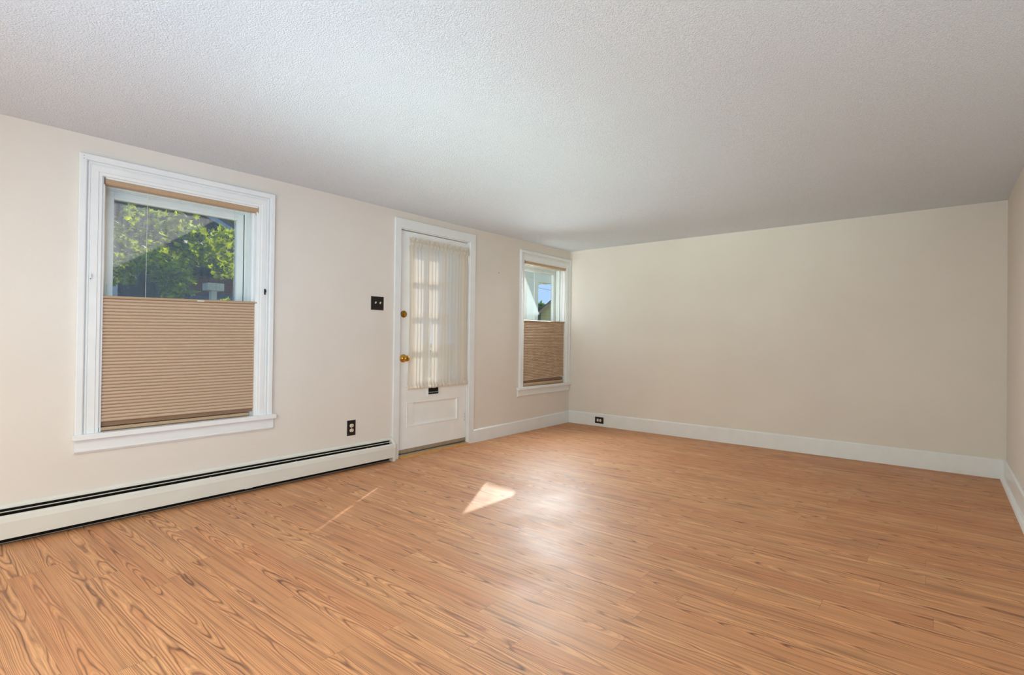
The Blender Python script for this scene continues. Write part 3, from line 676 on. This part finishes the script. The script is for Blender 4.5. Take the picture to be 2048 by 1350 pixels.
g = on_ray(.43, 0, -21.); bush_tree((g[0], g[1], GZ), 8.0, 1.9, 'tall tree behind the slate house, at the right edge of the large pane', M['leaf'], .42, 1700, 'tall_tree')

# slate house across the lawn
nx_ = -10.; e0 = on_ray(.347, .184, nx_); e1 = on_ray(.373, .170, nx_); ss = (e1[2]-e0[2])/(e1[1]-e0[1])
sh = empty('slate_house', (nx_-3.5, e0[1]-1, GZ), 'dark slate-sided house with a brick ground floor outside the large window', 'house')
ya_, yb_ = -6.5, 1.6; yp = -2.2; zp = e0[2]+ss*(yp-e0[1]); zb_ = zp+ss*(yb_-yp); za_ = zp+ss*(yp-ya_)
zbrick = on_ray(0, .106, nx_)[2]; ybr = on_ray(.313, 0, nx_)[1]
MB().prism([(ya_, zbrick), (yb_, zbrick), (yb_, zb_), (yp, zp), (ya_, za_)], 'x', nx_-7, nx_).build('upper_wall', M['slate'], sh)
MB().box(nx_-7, nx_-.12, ybr, yb_, GZ, zbrick).build('brick_wall', M['brick'], sh)
MB().box(nx_-7, nx_-.10, ya_, ybr, GZ, zbrick).build('lower_wall', M['darkside'], sh)
for s_, ye, zz in ((1, yb_+.3, zb_+ss*.3), (-1, ya_-.3, za_+ss*.3)):
    MB().prism([(yp, zp), (ye, zz), (ye, zz+.18), (yp, zp+.18)], 'x', nx_-7.3, nx_+.3).build('roof', M['shingle'], sh)
    MB().prism([(yp, zp-.05), (ye, zz-.05), (ye, zz+.06), (yp, zp+.06)], 'x', nx_+.3, nx_+.34).build('rake_board', M['bluetrim'], sh)
wy = on_ray(.2185, 0, nx_)[1]
hw_ = MB(); rect_frame(hw_, nx_-.10, nx_-.04, wy-.85, wy+.06, 1.60, 2.38, .09, .09, .09, .004); ho = hw_.build('window_frame', M['white'], sh)
MB().box(nx_-.10, nx_-.08, wy-.76, wy-.03, 1.69, 2.29).build('window_pane', M['pane'], ho)
# white post with a square cap
wx = -6.; wa, wb = on_ray(.3415, 0, wx)[1], on_ray(.3500, 0, wx)[1]; ca_, cb_ = on_ray(.334, 0, wx)[1], on_ray(.358, 0, wx)[1]; zt_ = on_ray(0, .0845, wx)[2]
wp = empty('gate_post', (wx, (wa+wb)/2, GZ), 'white post with a square cap standing on the lawn outside the large window', 'post')
MB().box(wx-.05, wx+.045, wa, wb, GZ, zt_-.10, .004).build('shaft', M['white'], wp)
MB().box(wx-.12, wx+.12, ca_, cb_, zt_-.125, zt_, .008).build('cap', M['white'], wp)
# parked car
car = empty('parked_car', (-8.2, -.9, GZ), 'dark blue parked car behind the white post, only its windows showing', 'car')
cyL = on_ray(.300, 0, -7.3)[1]-1.15; cyR = cyL+4.5; ct_ = CZ+.0665*(CX+7.4); cx0, cx1 = -9.1, -7.3
def prof_(pts): return [(cyL+p*(cyR-cyL), GZ+q_*(ct_-GZ)) for p, q_ in pts]
MB().prism(prof_([(0, .16), (0, .46), (.03, .52), (.24, .60), (.93, .60), (.99, .52), (1., .30), (.98, .16)]), 'x', cx0, cx1).build('body', M['carpaint'], car, bev=.05)
MB().prism(prof_([(.10, .58), (.27, .96), (.36, 1.0), (.80, 1.0), (.86, .96), (.94, .58)]), 'x', cx0+.12, cx1-.12).build('cabin', M['carpaint'], car, bev=.03)
MB().prism(prof_([(.15, .62), (.29, .93), (.46, .95), (.46, .62)]), 'x', cx1-.13, cx1-.115).prism(prof_([(.48, .62), (.48, .95), (.78, .95), (.86, .62)]), 'x', cx1-.13, cx1-.115).build('side_windows', M['carglass'], car)
for yy in (.17, .80):
    for xx in (cx0+.02, cx1-.22): MB().lathe([(0, .30), (.03, .34), (.17, .34), (.20, .30)], (xx, cyL+yy*4.5, GZ+.34), (1, 0, 0), 24).build('wheel', M['tyre'], car)
